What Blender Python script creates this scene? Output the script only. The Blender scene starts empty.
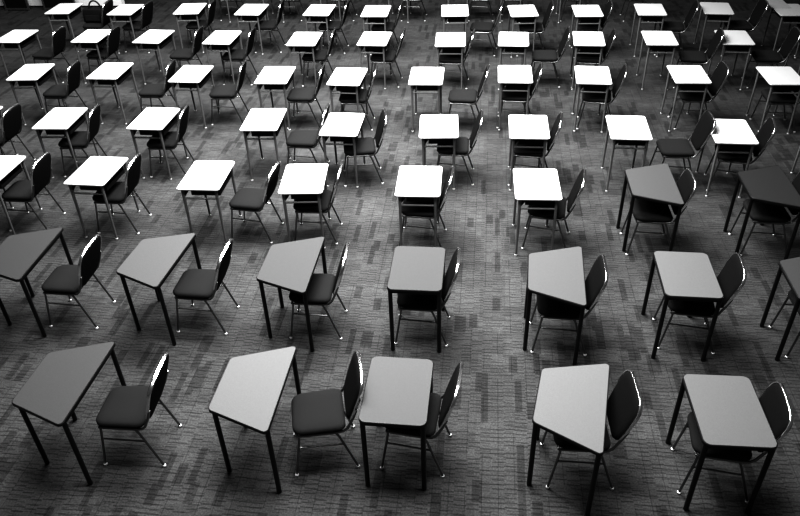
import bpy, bmesh, math, random
from mathutils import Vector, Matrix
C = bpy.context.scene.collection
PI = math.pi

# measured layout: x, y, rotation of every desk, table and chair (metres)
DESK = {
    'E0': [-7.986, 13.238, 0.037], 'E1': [-6.722, 13.169, -0.002], 'E2': [-5.487, 13.231, 0.075], 'E3': [-4.288, 13.177, -0.022],
    'E4': [-3.005, 13.145, -0.038], 'E5': [-1.955, 13.087, 0.003], 'E6': [-0.538, 13.119, 0.058], 'E7': [0.66, 13.104, 0.092],
    'E8': [1.777, 13.105, 0.024], 'E9': [2.858, 13.175, -0.031], 'E10': [3.99, 13.245, -0.094], 'E11': [5.168, 13.159, -0.013],
    'D0': [-8.046, 11.641, -0.009], 'D1': [-6.676, 11.674, 0.011], 'D2': [-5.568, 11.654, -0.054], 'D3': [-4.359, 11.622, -0.024],
    'D4': [-2.94, 11.566, -0.004], 'D5': [-1.777, 11.591, -0.039], 'D6': [-0.538, 11.568, 0.028], 'D7': [0.47, 11.602, -0.034],
    'D8': [1.647, 11.636, -0.044], 'D9': [2.748, 11.676, -0.022], 'D10': [3.89, 11.715, -0.043], 'C0': [-6.867, 9.993, 0.072],
    'C1': [-5.63, 10.075, 0.001], 'C2': [-4.322, 9.986, -0.018], 'C3': [-3.033, 9.968, 0.016], 'C4': [-1.951, 9.936, -0.045],
    'C5': [-0.804, 9.991, 0.009], 'C6': [0.457, 10.094, 0.001], 'C7': [1.549, 10.083, -0.045], 'C8': [2.871, 10.145, 0.004],
    'C9': [4.097, 10.125, 0.01], 'B0': [-5.554, 8.369, 0.039], 'B1': [-4.273, 8.406, -0.018], 'B2': [-2.799, 8.435, 0.04],
    'B3': [-1.746, 8.326, -0.009], 'B4': [-0.523, 8.321, 0.057], 'B5': [0.586, 8.348, 0.002], 'B6': [1.79, 8.375, -0.026],
    'B7': [2.978, 8.315, -0.03], 'A1': [-4.392, 6.974, -0.025], 'A2': [-3.066, 6.934, 0.016], 'A3': [-1.938, 6.914, 0.086],
    'A4': [-0.651, 6.921, 0.02], 'A5': [0.618, 6.921, 0.021],
}
TAB = {
    'A6': ('t', [1.836, 7.004, 0.002]), 'A7': ('t', [3.025, 7.006, 0.004]), 'T20': ('t', [-4.419, 5.324, 0.023]), 'T21': ('t', [-3.05, 5.322, -0.067]),
    'T22': ('t', [-1.725, 5.317, -0.007]), 'T23': ('r', [-0.531, 5.308, 0.002]), 'T24': ('t', [0.713, 5.309, -0.049]), 'T25': ('r', [1.858, 5.369, -0.016]),
    'T10': ('t', [-3.15, 3.692, -0.014]), 'T11': ('t', [-1.652, 3.741, -0.011]), 'T12': ('r', [-0.545, 3.775, -0.011]), 'T13': ('t', [0.72, 3.764, -0.172]),
    'T14': ('r', [1.802, 3.762, 0.016]),
}
CHAIR = {
    'T10': [-2.67, 3.709, 0.048], 'T11': [-1.148, 3.771, 0.257], 'T12': [-0.427, 3.819, -0.085], 'T13': [0.821, 3.776, 0.055],
    'T14': [1.818, 3.775, -0.083], 'T20': [-3.969, 5.298, 0.01], 'T21': [-2.647, 5.308, 0.001], 'T22': [-1.521, 5.307, 0.044],
    'T23': [-0.497, 5.291, 0.003], 'T24': [0.74, 5.277, -0.012], 'T25': [1.951, 5.382, -0.079], 'T26': [3.045, 5.369, 0.05],
    'A6': [1.888, 6.908, 0.01], 'A7': [3.038, 7.128, 0.187], 'A0': [-5.363, 6.963, 0.015], 'A1': [-4.25, 6.981, 0.036],
    'A2': [-2.582, 6.912, -0.073], 'A3': [-1.849, 6.909, 0.046], 'A4': [-0.625, 6.87, -0.041], 'A5': [0.768, 6.925, -0.127],
    'Bm': [-6.519, 8.349, -0.03], 'B0': [-5.37, 8.319, 0.116], 'B1': [-4.156, 8.326, 0.068], 'B2': [-2.33, 8.49, 0.001],
    'B3': [-1.527, 8.281, 0.208], 'B4': [-0.33, 8.354, 0.014], 'B5': [0.632, 8.351, -0.086], 'B6': [2.437, 8.551, 0.026],
    'B7': [3.082, 8.32, -0.158], 'Cm': [-8.074, 10.339, 0.01], 'C0': [-6.453, 9.866, 0.027], 'C1': [-4.963, 9.989, 0.038],
    'C2': [-3.851, 10.014, 0.065], 'C3': [-2.64, 9.87, 0.022], 'C4': [-1.858, 9.897, 0.047], 'C5': [-0.264, 9.923, -0.038],
    'C6': [0.484, 10.041, -0.115], 'C7': [1.645, 9.984, -0.112], 'C8': [2.999, 10.12, 0.018], 'C9': [4.149, 9.932, 0.0],
    'D0': [-7.529, 11.549, -0.033], 'D1': [-6.558, 11.515, -0.034], 'D2': [-5.069, 11.541, 0.009], 'D3': [-4.146, 11.492, 0.009],
    'D4': [-2.772, 11.558, 0.025], 'D5': [-1.627, 11.561, -0.028], 'D6': [-0.501, 11.524, -0.039], 'D7': [0.998, 11.632, -0.012],
    'D8': [1.698, 11.531, -0.094], 'D9': [3.313, 11.626, -0.106], 'D10': [4.443, 11.64, -0.073], 'E1': [-6.562, 12.996, -0.082],
    'E2': [-5.349, 13.168, 0.018], 'E3': [-4.032, 13.161, 0.046], 'E4': [-2.809, 13.138, -0.001], 'E5': [-1.824, 13.076, -0.002],
    'E6': [-0.034, 13.084, -0.091], 'E7': [0.832, 13.067, 0.02], 'E8': [1.833, 13.103, -0.002], 'E9': [3.276, 13.097, -0.117],
    'E10': [4.41, 13.159, 0.0], 'E11': [5.618, 13.159, 0.0],
}

# ------------------------------------------------------------------ materials
def mat(name, col, rough=.5, metal=0.0, spec=.5, bump=0.0, scale=300, var=0.0):
    m = bpy.data.materials.new(name); m.use_nodes = True
    nt = m.node_tree; b = nt.nodes['Principled BSDF']
    b.inputs['Roughness'].default_value = rough
    b.inputs['Metallic'].default_value = metal
    b.inputs['Specular IOR Level'].default_value = spec
    tc = nt.nodes.new('ShaderNodeTexCoord')
    n = nt.nodes.new('ShaderNodeTexNoise'); n.inputs['Scale'].default_value = scale
    n.inputs['Detail'].default_value = 3
    nt.links.new(tc.outputs['Object'], n.inputs['Vector'])
    r = nt.nodes.new('ShaderNodeMapRange')
    r.inputs['From Min'].default_value = .25; r.inputs['From Max'].default_value = .75
    r.inputs['To Min'].default_value = col*(1-var); r.inputs['To Max'].default_value = col*(1+var)
    nt.links.new(n.outputs['Fac'], r.inputs['Value'])
    nt.links.new(r.outputs['Result'], b.inputs['Base Color'])
    if bump:
        bp = nt.nodes.new('ShaderNodeBump'); bp.inputs['Strength'].default_value = bump
        bp.inputs['Distance'].default_value = .002
        nt.links.new(n.outputs['Fac'], bp.inputs['Height']); nt.links.new(bp.outputs['Normal'], b.inputs['Normal'])
    return m
M = dict(
    white=mat('white_laminate', .40, .45, var=.01, scale=40),
    edge=mat('black_edge_band', .008, .45, spec=.3),
    black=mat('black_leg_paint', .006, .4, spec=.35),
    box=mat('dark_sheet_metal', .008, .6, spec=.2),
    grey=mat('grey_leg_paint', .125, .55, spec=.25),
    bar=mat('grey_bar_paint', .15, .45, spec=.4),
    cloth=mat('charcoal_upholstery', .017, .9, spec=.15, bump=.4, scale=500, var=.25),
    cloth_back=mat('charcoal_back_upholstery', .009, .9, spec=.08, bump=.3, scale=500, var=.2),
    chrome=mat('chrome', .23, .36, metal=1.0),
    trim=mat('polished_trim', .9, .22, metal=1.0),
    glide=mat('pale_glide', .6, .3, spec=.8),
    wall=mat('painted_wall', .75, .7, var=.03, scale=3),
    board=mat('dark_board', .006, .7, spec=.1),
    frame=mat('silver_frame', .5, .35, metal=1.0),
    bag=mat('black_bag_cloth', .008, .8, spec=.2, bump=.3),
    paper=mat('pale_sheet', .32, .7),
)

def carpet():
    m = bpy.data.materials.new('linear_carpet_tile'); m.use_nodes = True
    nt = m.node_tree; b = nt.nodes['Principled BSDF']; L = nt.links.new
    def val(v, sock):
        if isinstance(v, (int, float)): sock.default_value = v
        else: L(v, sock)
    def mt(op, a, c=0.0, d=None):
        n = nt.nodes.new('ShaderNodeMath'); n.operation = op
        val(a, n.inputs[0]); val(c, n.inputs[1])
        if d is not None: val(d, n.inputs[2])
        return n.outputs[0]
    def rnd(a, c=0.0, seed=0.0):
        cb = nt.nodes.new('ShaderNodeCombineXYZ'); val(a, cb.inputs[0]); val(c, cb.inputs[1]); cb.inputs[2].default_value = seed
        w = nt.nodes.new('ShaderNodeTexWhiteNoise'); w.noise_dimensions = '3D'; L(cb.outputs[0], w.inputs['Vector'])
        return w.outputs['Value']
    tc = nt.nodes.new('ShaderNodeTexCoord'); sp = nt.nodes.new('ShaderNodeSeparateXYZ'); L(tc.outputs['Object'], sp.inputs[0])
    x, y = sp.outputs[0], sp.outputs[1]
    def cells(v, size, off=0.0):
        q = mt('ADD', mt('DIVIDE', v, size), off)
        return mt('FLOOR', q), mt('FRACT', q)
    # short horizontal dashes, broken at irregular columns
    def dashes(w, pitch, seed, thick, keep):
        c, fx = cells(x, w, seed*.37)
        r, fy = cells(y, pitch, rnd(c, 0, seed))
        on = mt('GREATER_THAN', rnd(c, r, seed+1), keep)
        return mt('MULTIPLY', mt('LESS_THAN', fy, thick), on)
    d1 = dashes(.095, .042, 3, .28, .30)
    d2 = dashes(.062, .027, 9, .32, .5)
    # vertical seams
    c, fx = cells(x, .125, .2)
    r, fy = cells(y, .31, mt('MULTIPLY', rnd(c, 0, 21), 7))
    seam = mt('MULTIPLY', mt('LESS_THAN', fx, .055), mt('GREATER_THAN', rnd(c, r, 22), .35))
    # darker upright patches
    def patch(w, l, seed, keep):
        c, fx = cells(x, w, seed*.21)
        r, fy = cells(y, l, mt('MULTIPLY', rnd(c, 0, seed), 9))
        return mt('GREATER_THAN', rnd(c, r, seed+1), keep)
    p1 = patch(.058, .36, 31, .918)
    p2 = patch(.075, .20, 41, .95)
    p3 = patch(.11, .24, 51, .985)
    pale = patch(.26, .16, 61, .6)
    pat = mt('MAXIMUM', mt('MAXIMUM', p1, p2), p3)
    n1 = nt.nodes.new('ShaderNodeTexNoise'); n1.inputs['Scale'].default_value = 75; n1.inputs['Detail'].default_value = 4
    L(tc.outputs['Object'], n1.inputs['Vector'])
    n2 = nt.nodes.new('ShaderNodeTexNoise'); n2.inputs['Scale'].default_value = 1.3
    L(tc.outputs['Object'], n2.inputs['Vector'])
    v = mt('ADD', .051, mt('MULTIPLY', mt('SUBTRACT', n1.outputs['Fac'], .5), .075))
    v = mt('MULTIPLY', v, mt('ADD', .82, mt('MULTIPLY', n2.outputs['Fac'], .36)))
    v = mt('MULTIPLY', v, mt('ADD', 1.0, mt('MULTIPLY', pale, .14)))
    for k, f in ((d1, .40), (d2, .28), (seam, .30), (pat, .34)):
        v = mt('MULTIPLY', v, mt('SUBTRACT', 1.0, mt('MULTIPLY', k, f)))
    L(v, b.inputs['Base Color'])
    b.inputs['Roughness'].default_value = .95; b.inputs['Specular IOR Level'].default_value = .1
    bp = nt.nodes.new('ShaderNodeBump'); bp.inputs['Strength'].default_value = .3; bp.inputs['Distance'].default_value = .003
    L(n1.outputs['Fac'], bp.inputs['Height']); L(bp.outputs['Normal'], b.inputs['Normal'])
    return m
M['carpet'] = carpet()
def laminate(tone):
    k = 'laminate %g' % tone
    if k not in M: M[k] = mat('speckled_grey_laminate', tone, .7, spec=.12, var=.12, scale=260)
    return k

# ------------------------------------------------------------------ mesh helpers
def mesh_obj(name, bm, m, parent=None, smooth=True, angle=40):
    bmesh.ops.recalc_face_normals(bm, faces=bm.faces)
    me = bpy.data.meshes.new(name); bm.to_mesh(me); bm.free()
    if smooth:
        for p in me.polygons: p.use_smooth = True
        me.set_sharp_from_angle(angle=math.radians(angle))
    for k in (m if isinstance(m, (list, tuple)) else [m]): me.materials.append(k)
    o = bpy.data.objects.new(name, me); C.objects.link(o)
    if parent: o.parent = parent
    return o

def loft(bm, rings, cap0=True, cap1=True, closed=False):
    vs = [[bm.verts.new(p) for p in r] for r in rings]
    n = len(vs[0]); pairs = list(zip(vs, vs[1:])) + ([(vs[-1], vs[0])] if closed else [])
    for a, b in pairs:
        for i in range(n):
            bm.faces.new((a[i], a[(i+1) % n], b[(i+1) % n], b[i]))
    if not closed:
        if cap0: bm.faces.new(list(reversed(vs[0])))
        if cap1: bm.faces.new(vs[-1])

def tube(bm, pts, r, n=10, r2=None, closed=False, flat=None):
    """sweep a round section (or flat=(half width along the given axis vector, half thickness)) along pts"""
    pts = [Vector(p) for p in pts]; rings = []; N = len(pts)
    ref = None
    for i, p in enumerate(pts):
        if closed: t = (pts[(i+1) % N]-pts[i-1]).normalized()
        else: t = (pts[min(i+1, N-1)]-pts[max(i-1, 0)]).normalized()
        if flat: a = flat[0].normalized(); bb = t.cross(a).normalized()
        else:
            if ref is None: ref = Vector((1, 0, 0)) if abs(t.x) < .8 else Vector((0, 1, 0))
            a = (ref-t*ref.dot(t)).normalized(); ref = a; bb = t.cross(a)
        rr = r if r2 is None else r+(r2-r)*i/(N-1)
        if flat: ring = [p+a*flat[1]*ca+bb*flat[2]*cb for ca, cb in ((1, .5), (.8, 1), (-.8, 1), (-1, .5), (-1, -.5), (-.8, -1), (.8, -1), (1, -.5))]
        else: ring = [p+a*rr*math.cos(2*PI*k/n)+bb*rr*math.sin(2*PI*k/n) for k in range(n)]
        rings.append(ring)
    loft(bm, rings, closed=closed)

def box(bm, x0, x1, y0, y1, z0, z1, bev=0.0):
    r = bmesh.ops.create_cube(bm, size=1.0)['verts']
    for v in r: v.co = ((x0+x1)/2+v.co.x*(x1-x0), (y0+y1)/2+v.co.y*(y1-y0), (z0+z1)/2+v.co.z*(z1-z0))
    if bev:
        e = list({e for v in r for e in v.link_edges})
        bmesh.ops.bevel(bm, geom=e, offset=bev, segments=2, affect='EDGES')

def round_poly(corners, rad, seg=6):
    """2-D polygon (counter-clockwise) with each corner rounded"""
    out = []; n = len(corners)
    for i in range(n):
        p = Vector(corners[i]).to_2d(); a = Vector(corners[i-1]).to_2d(); b = Vector(corners[(i+1) % n]).to_2d()
        u = (a-p).normalized(); w = (b-p).normalized(); ang = u.angle(w)
        r = rad[i] if isinstance(rad, (list, tuple)) else rad
        d = r/math.tan(ang/2); c = p+(u+w).normalized()*(r/math.sin(ang/2))
        s = p+u*d-c; e = p+w*d-c
        a0 = math.atan2(s.y, s.x); a1 = math.atan2(e.y, e.x)
        while a1 < a0: a1 += 2*PI
        if a1-a0 > PI: a1 -= 2*PI
        for k in range(seg+1):
            t = a0+(a1-a0)*k/seg; out.append((c.x+r*math.cos(t), c.y+r*math.sin(t)))
    return out

def inset(poly, d):
    """shrink a convex outline by d along its normals"""
    n = len(poly); out = []
    for i in range(n):
        a = Vector(poly[i-1]); b = Vector(poly[(i+1) % n]); t = (b-a)
        nn = Vector((-t.y, t.x)).normalized(); p = Vector(poly[i])+nn*d; out.append((p.x, p.y))
    return out

def shrink(poly, d):
    cx = (min(p[0] for p in poly)+max(p[0] for p in poly))/2; cy = (min(p[1] for p in poly)+max(p[1] for p in poly))/2
    hx = max(p[0] for p in poly)-cx; hy = max(p[1] for p in poly)-cy
    return [(cx+(x-cx)*(1-d/hx), cy+(y-cy)*(1-d/hy)) for x, y in poly]

def slab(bm, poly, z0, z1, bev):
    rings = [[(x, y, z0) for x, y in inset(poly, bev)], [(x, y, z0+bev) for x, y in poly],
             [(x, y, z1-bev) for x, y in poly], [(x, y, z1) for x, y in inset(poly, bev)]]
    loft(bm, rings)

def empty(name, label=None, cat=None, group=None):
    o = bpy.data.objects.new(name, None); C.objects.link(o); o.empty_display_size = .1
    if label: o['label'] = label
    if cat: o['category'] = cat
    if group: o['group'] = group
    return o

# ------------------------------------------------------------------ prototypes
def make_leg(parent, pts, r, m, foot_r, foot_m, n=10, r2=None, foot_h=.018, foot_name='foot_glide'):
    bm = bmesh.new(); tube(bm, pts, r, n, r2)
    leg = mesh_obj('leg', bm, m, parent)
    bm = bmesh.new(); p = Vector(pts[-1])
    rings = []
    for z, rr in ((foot_h, foot_r*.6), (foot_h*.8, foot_r*.9), (foot_h*.35, foot_r), (0.0, foot_r*.85)):
        rings.append([(p.x+rr*math.cos(2*PI*k/10), p.y+rr*math.sin(2*PI*k/10), z) for k in range(10)])
    loft(bm, rings)
    mesh_obj(foot_name, bm, foot_m, leg)
    return leg

def make_chair():
    t = empty('stacking_chair')
    # seat cushion
    op = round_poly([(-.215, -.205), (.185, -.215), (.185, .215), (-.215, .205)], [.085, .06, .06, .085])
    bm = bmesh.new()
    rings = []
    for z, d in ((.424, .03), (.428, .012), (.445, 0), (.462, 0), (.476, .010), (.484, .028), (.489, .075), (.491, .13)):
        rings.append([(x, y, z) for x, y in shrink(op, d)])
    loft(bm, rings); mesh_obj('seat', bm, M['cloth'], t, angle=70)
    # backrest: outline in its own tilted plane
    sl = Vector((.318, 0, 1)).normalized(); nrm = Vector((1, 0, -.318)).normalized(); o0 = Vector((.205, 0, .47))
    def pl(u, v, w=0): return o0+sl*(v*.925)+Vector((0, u, 0))+nrm*w
    half = [(.12, .0), (.165, .03), (.2, .085), (.215, .19), (.222, .33), (.217, .39), (.19, .437), (.15, .460), (.08, .468), (0, .470)]
    out = [(u, v) for u, v in half]+[(-u, v) for u, v in reversed(half[:-1])]
    bm = bmesh.new(); rings = []
    for w, d in ((-.020, .06), (-.017, .030), (-.008, .010), (.004, .004), (.016, .008), (.021, .03)):
        rings.append([pl(u, v, w) for u, v in shrink(out, d)])
    loft(bm, rings); mesh_obj('backrest', bm, M['cloth_back'], t, angle=70)
    # bright metal trim round the sides and top of the back
    path = [(.2, .085), (.215, .19), (.222, .33), (.217, .39), (.19, .437), (.15, .460), (.08, .468), (0, .470)]
    path = path+[(-u, v) for u, v in reversed(path[:-1])]
    bm = bmesh.new(); tube(bm, [pl(u, v, .004) for u, v in path], 0, flat=(nrm, .0125, .006))
    mesh_obj('back_trim', bm, M['trim'], t, angle=50)
    # seat frame: side rails that turn up into the back uprights, joined by cross rails
    bm = bmesh.new()
    for s in (-1, 1):
        tube(bm, [(-.185, s*.185, .412), (-.05, s*.19, .412), (.10, s*.195, .412), (.165, s*.199, .423), (.198, s*.203, .455), tuple(pl(s*.203, .09, .012)), tuple(pl(s*.212, .2, .014))], .0105)
    tube(bm, [(-.185, -.185, .412), (-.185, .185, .412)], .009)
    tube(bm, [(.11, -.195, .412), (.11, .195, .412)], .009)
    mesh_obj('seat_frame', bm, M['chrome'], t)
    for s in (-1, 1):
        make_leg(t, [(-.172, s*.187, .412), (-.178, s*.19, .36), (-.233, s*.207, .012)], .0095, M['chrome'], .016, M['glide'])
        make_leg(t, [(.105, s*.195, .412), (.13, s*.197, .36), (.247, s*.207, .012)], .0095, M['chrome'], .016, M['glide'])
        bm = bmesh.new(); tube(bm, [(-.188, s*.193, .295), (.158, s*.199, .28)], .007, 8)
        mesh_obj('side_bar', bm, M['chrome'], t)
    return t

def make_desk():
    t = empty('student_desk')
    bm = bmesh.new(); slab(bm, round_poly([(-.243, -.338), (.243, -.338), (.243, .338), (-.243, .338)], .038), .722, .74, .004)
    top = mesh_obj('desktop', bm, M['white'], t)
    bm = bmesh.new()   # open book box: floor, back, two ends
    box(bm, -.12, .205, -.215, .215, .600, .606); box(bm, -.126, -.12, -.215, .215, .600, .7215)
    box(bm, -.126, .205, -.221, -.215, .600, .7215); box(bm, -.126, .205, .215, .221, .600, .7215)
    box(bm, -.21, .21, -.30, .30, .712, .7215); box(bm, .199, .205, -.215, .215, .600, .64)
    mesh_obj('book_box', bm, M['box'], t, smooth=False)
    for sx in (-1, 1):
        for sy in (-1, 1):
            make_leg(t, [(sx*.19, sy*.288, .714), (sx*.19, sy*.29, .4), (sx*.192, sy*.305, .014)], .018, M['grey'], .016, M['glide'], r2=.012)
    for sy in (-1, 1):
        bm = bmesh.new(); tube(bm, [(-.186, sy*.289, .597), (.186, sy*.289, .597)], .0115, 8)
        mesh_obj('cross_bar', bm, M['bar'], t)
        bm = bmesh.new()
        a = [(-.19, sy*.283, .714), (-.105, sy*.283, .714), (-.178, sy*.283, .615), (-.19, sy*.283, .615)]
        loft(bm, [a, [(x, y-.006*sy, z) for x, y, z in a]]); mesh_obj('bracket', bm, M['box'], t, smooth=False)
    return t

def make_table(kind, lam):
    t = empty('trapezoid_table' if kind == 't' else 'rectangular_table')
    pts = [(-.25, -.275), (.25, -.46), (.25, .46), (-.25, .275)] if kind == 't' else [(-.245, -.342), (.245, -.342), (.245, .342), (-.245, .342)]
    op = round_poly(pts, [.05, .032, .032, .05] if kind == 't' else .055)
    bm = bmesh.new(); slab(bm, inset(op, .006), .716, .741, .0015)
    top = mesh_obj('tabletop', bm, M[lam], t)
    bm = bmesh.new()   # rubber edge band round the laminate
    rings = [[(x, y, z) for x, y in inset(op, d)] for z, d in ((.713, .005), (.716, 0), (.737, 0), (.7415, .004), (.7415, .0075), (.716, .0075))]
    loft(bm, rings, closed=True); mesh_obj('edge_band', bm, M['edge'], top)
    lg = [(-.222, -.232), (.224, -.39), (.224, .39), (-.222, .232)] if kind == 't' else [(-.217, -.31), (.217, -.31), (.217, .31), (-.217, .31)]
    bm = bmesh.new()
    for a, b in zip(lg, lg[1:]+lg[:1]): tube(bm, [(a[0], a[1], .69), (b[0], b[1], .69)], .012, 8)
    mesh_obj('apron_frame', bm, M['black'], t)
    for x, y in lg:
        make_leg(t, [(x, y, .714), (x, y, .3), (x, y, .01)],   .0185, M['black'], .0195, M['black'], n=12, foot_name='foot_cap')
    return t

def dup(root):
    r = root.copy(); C.objects.link(r)
    for ch in list(root.children):
        c = ch.copy(); C.objects.link(c); c.parent = r
        for g in list(ch.children):
            d = g.copy(); C.objects.link(d); d.parent = c
    return r

# ------------------------------------------------------------------ the setting
bm = bmesh.new(); box(bm, -18, 14, -2, 22, -.1, 0)
f = mesh_obj('floor', bm, M['carpet'], smooth=False); f['kind'] = 'structure'

# ------------------------------------------------------------------ rows of furniture
ORD = ['first', 'second', 'third', 'fourth', 'fifth', 'sixth', 'seventh', 'eighth', 'ninth', 'tenth', 'eleventh', 'twelfth']
ROW = {'A': 'third row from front', 'B': 'fourth row from front', 'C': 'fifth row from front', 'D': 'sixth row from front', 'E': 'seventh row from front'}
DESK.update({'A0': [-5.665, 6.95, 0.0], 'Bm': [-6.80, 8.38, 0.0], 'B8': [4.17, 8.36, 0.0], 'D11': [5.07, 11.70, -.02]})
FX = [-5.5, -4.35, -3.15, -1.75, -.55, .50, 1.66]
FC = [-5.30, -4.05, -2.95, -1.47, -.09, .58, 1.75, 2.98]

protos = {}
def place(kind, maker, pose, label, cat, group):
    if kind not in protos: o = protos[kind] = maker()
    else: o = dup(protos[kind])
    o.location = (pose[0], pose[1], 0); o.rotation_euler = (0, 0, pose[2])
    o['label'] = label; o['category'] = cat; o['group'] = group
    return o

CUT_LEFT = {'A0', 'Bm', 'D0'}; CUT_RIGHT = {'C9', 'B8', 'D11', 'E11'}
WH = {}
for r in 'ABCDE':
    ks = sorted((k for k in DESK if k[0] == r), key=lambda k: DESK[k][0]); n = 0
    for k in ks:
        if k in CUT_LEFT: where = 'cut off by left picture edge'
        elif k in CUT_RIGHT: where = 'cut off by right picture edge'
        else: where = ORD[n]+' whole one from left'; n += 1
        WH[k] = where
        place('desk', make_desk, DESK[k], 'white-topped student desk, %s, in %s' % (where, ROW[r]), 'desk', 'white student desks in rows')
for i, x in enumerate(FX):
    place('desk', make_desk, (x, 15.07, 0), 'student desk of back row, mostly above picture top, %s from left' % ORD[i], 'desk', 'white student desks in rows')

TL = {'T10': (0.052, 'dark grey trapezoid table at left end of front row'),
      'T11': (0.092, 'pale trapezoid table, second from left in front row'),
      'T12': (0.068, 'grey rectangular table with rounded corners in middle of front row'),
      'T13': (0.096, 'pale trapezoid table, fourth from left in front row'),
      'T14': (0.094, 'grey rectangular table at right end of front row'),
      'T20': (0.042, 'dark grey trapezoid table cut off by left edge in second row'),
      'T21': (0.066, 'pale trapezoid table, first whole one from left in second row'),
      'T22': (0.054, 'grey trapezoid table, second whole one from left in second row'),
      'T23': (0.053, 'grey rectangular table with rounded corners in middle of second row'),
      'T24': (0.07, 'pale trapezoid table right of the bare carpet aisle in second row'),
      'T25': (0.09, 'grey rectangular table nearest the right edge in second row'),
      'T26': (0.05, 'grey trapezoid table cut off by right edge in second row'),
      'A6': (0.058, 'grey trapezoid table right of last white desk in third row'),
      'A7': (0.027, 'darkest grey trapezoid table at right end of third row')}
TAB['T26'] = ('t', [2.95, 5.345, 0.0])
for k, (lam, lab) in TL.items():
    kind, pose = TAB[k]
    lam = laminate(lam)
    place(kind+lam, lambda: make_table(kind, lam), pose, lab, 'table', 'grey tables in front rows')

CHAIR['A7'] = [3.075, 6.97, .02]
CHAIR['T24'] = [.78, 5.26, -.01]
CHAIR['Cm'] = [-8.15, 9.95, .0]
CHAIR['E0'] = [-7.39, 13.15, 0.0]
BESIDE = {'T10': 'at trapezoid table on left end of front row', 'T11': 'between pale trapezoid table and rectangular table in front row',
          'T12': 'pushed under rectangular table in middle of front row', 'T13': 'behind fourth table from left in front row',
          'T14': 'pushed under rectangular table at right end of front row', 'T20': 'beside leftmost cut-off table in second row',
          'T21': 'beside first whole table from left in second row', 'T22': 'half under second whole table in second row',
          'T23': 'pushed under rectangular table in middle of second row', 'T24': 'under pale trapezoid table right of aisle in second row',
          'T25': 'pushed under rectangular table nearest right edge in second row', 'T26': 'under cut-off table at right edge of second row',
          'A6': 'pushed under grey trapezoid table in third row', 'A7': 'pushed under darkest trapezoid table in third row',
          'Cm': 'cut off by left picture edge in fifth row from front', 'E0': 'carrying a black bag, right of first desk in seventh row',
          'Bm': 'at cut-off desk by left picture edge in fourth row', 'A0': 'at cut-off desk by left picture edge in third row'}
CHAIR['B6'][0] = 2.415; CHAIR['A6'][0] -= .02; CHAIR['T11'][0] -= .01; CHAIR['B2'][0] += .025; CHAIR['C6'][2] = -.05
for k, pose in CHAIR.items():
    if k in DESK: pose[1] = min(max(pose[1], DESK[k][1]-.045), DESK[k][1]+.045)   # seats slide in between the desk legs
    if k in BESIDE: b = BESIDE[k]
    else:
        out = pose[0]-DESK[k][0] > .33
        w = WH[k].replace(' whole one from left', ' whole white desk').replace('cut off by left picture edge', 'cut-off left-edge desk').replace('cut off by right picture edge', 'cut-off right-edge desk')
        b = ('standing clear beside ' if out else 'pushed under ')+w+' in '+ROW[k[0]]
    place('chair', make_chair, pose, 'dark padded chair '+b, 'chair', 'dark padded stacking chairs')
for i, x in enumerate(FC):
    place('chair', make_chair, (x, 15.07, 0), 'dark padded chair of back row at picture top, %s from left' % ORD[i], 'chair', 'dark padded stacking chairs')

# ------------------------------------------------------------------ far left end of the hall
bm = bmesh.new(); box(bm, -14, -8.15, 15.85, 16.0, 0, 3.0)
w = mesh_obj('wall_back', bm, M['wall'], smooth=False); w['kind'] = 'structure'
bm = bmesh.new(); box(bm, -14, -8.15, 15.83, 15.85, 0, .03)  # thin dark strip stands in for the shadow gap at the wall foot
w = mesh_obj('shadow_strip_back', bm, M['board'], smooth=False); w['kind'] = 'structure'
def display_board(x0, x1, y, label):
    t = empty('display_board', label, 'board', 'display boards at far left'); t.location = ((x0+x1)/2, y, 0)
    h = (x1-x0)/2
    bm = bmesh.new(); box(bm, -h+.02, h-.02, -.015, .015, .06, 1.9, .004); mesh_obj('panel', bm, M['board'], t)
    for s in (-1, 1):
        bm = bmesh.new(); box(bm, s*h-.022, s*h+.022, -.022, .022, 0.0, 1.95, .005); mesh_obj('post', bm, M['frame'], t)
    bm = bmesh.new(); box(bm, -h+.022, h-.022, -.02, .02, .02, .06, .004); mesh_obj('bottom_rail', bm, M['frame'], t)
    return t
display_board(-10.78, -10.24, 15.58, 'dark display board in silver frame, leftmost at back of hall')
display_board(-9.86, -9.12, 15.6, 'dark display board in silver frame behind leftmost desk of seventh row')

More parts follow.
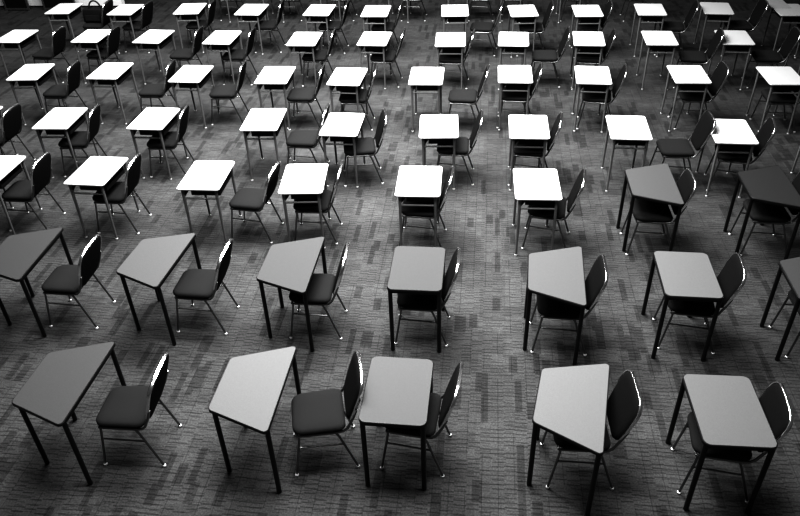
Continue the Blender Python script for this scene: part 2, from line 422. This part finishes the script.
# bag on the seat of the far left chair
t = empty('tote_bag', 'black bag with arched handle standing on chair seat at far left', 'bag'); t.location = (-7.40, 13.2, .494)
bm = bmesh.new(); op = round_poly([(-.2, -.07), (.2, -.07), (.2, .07), (-.2, .07)], .035)
loft(bm, [[(x, y, z) for x, y in shrink(op, d)] for z, d in ((0, .012), (.02, 0), (.18, .004), (.24, .014), (.255, .035))]); mesh_obj('bag_body', bm, M['bag'], t)
bm = bmesh.new(); tube(bm, [(.06+.12*math.cos(a), 0, .235+.16*math.sin(a)) for a in [PI*k/14 for k in range(15)]], .014); mesh_obj('handle', bm, M['bag'], t)
bm = bmesh.new(); box(bm, -.15, .15, -.085, -.066, .04, .15, .008); mesh_obj('front_pocket', bm, M['cloth'], t)
bm = bmesh.new(); box(bm, -.16, .16, -.28, .28, 0, .003)
o = mesh_obj('paper_sheet', bm, M['paper'], smooth=False); o.location = (5.06, 13.50, .7402)
o['label'] = 'pale sheet of paper overhanging far corner of right-end desk in seventh row'; o['category'] = 'paper'

# ------------------------------------------------------------------ camera
cam = bpy.data.cameras.new('camera'); co = bpy.data.objects.new('camera', cam); C.objects.link(co)
R = [[0.9938490366700962, 0.10616068036488532, -0.03152780129324979], [-0.03585232423079183, 0.5777971085445651, 0.8153926123069736], [0.10477930691301679, -0.8092468172949492, 0.5780492068507862]]
m = Matrix((R[0], R[1], R[2])).transposed().to_4x4(); m.translation = (0, 0, 4.630904627434323)
co.matrix_world = m
cam.sensor_width = 36; cam.sensor_fit = 'HORIZONTAL'; cam.lens = 723.609*36/800; cam.clip_end = 200
bpy.context.scene.camera = co

# ------------------------------------------------------------------ light
def lamp(name, loc, size, power, spread=150):
    l = bpy.data.lights.new(name, 'AREA'); l.shape = 'RECTANGLE'; l.size, l.size_y = size; l.energy = power; l.spread = math.radians(spread)
    o = bpy.data.objects.new(name, l); C.objects.link(o); o.location = loc; return o
for i, (x, y, e) in enumerate([(-1.8, 7.0, 680), (.25, 7.0, 430), (-1.8, 9.6, 700), (.1, 9.6, 360), (-4.2, 8.4, 480), (-7.2, 10.5, 430),
                               (-1.2, 3.9, 365), (.4, 3.9, 355), (-2.0, 12.8, 450), (.2, 12.8, 250), (-5.0, 12.8, 310)]):
    lamp('hall_lamp', (x, y, 6.6), (2.0, 1.2), e*(.64 if y < 5 or x > 0 else 1.0), 105 if y < 5 or x > 0 else 150)
wd = bpy.data.worlds.new('dim_hall'); bpy.context.scene.world = wd; wd.use_nodes = True
wd.node_tree.nodes['Background'].inputs[0].default_value = (1, 1, 1, 1); wd.node_tree.nodes['Background'].inputs[1].default_value = .12
vs = bpy.context.scene.view_settings
vs.view_transform = 'Standard'; vs.look = 'None'; vs.exposure = 0.0; vs.gamma = .6
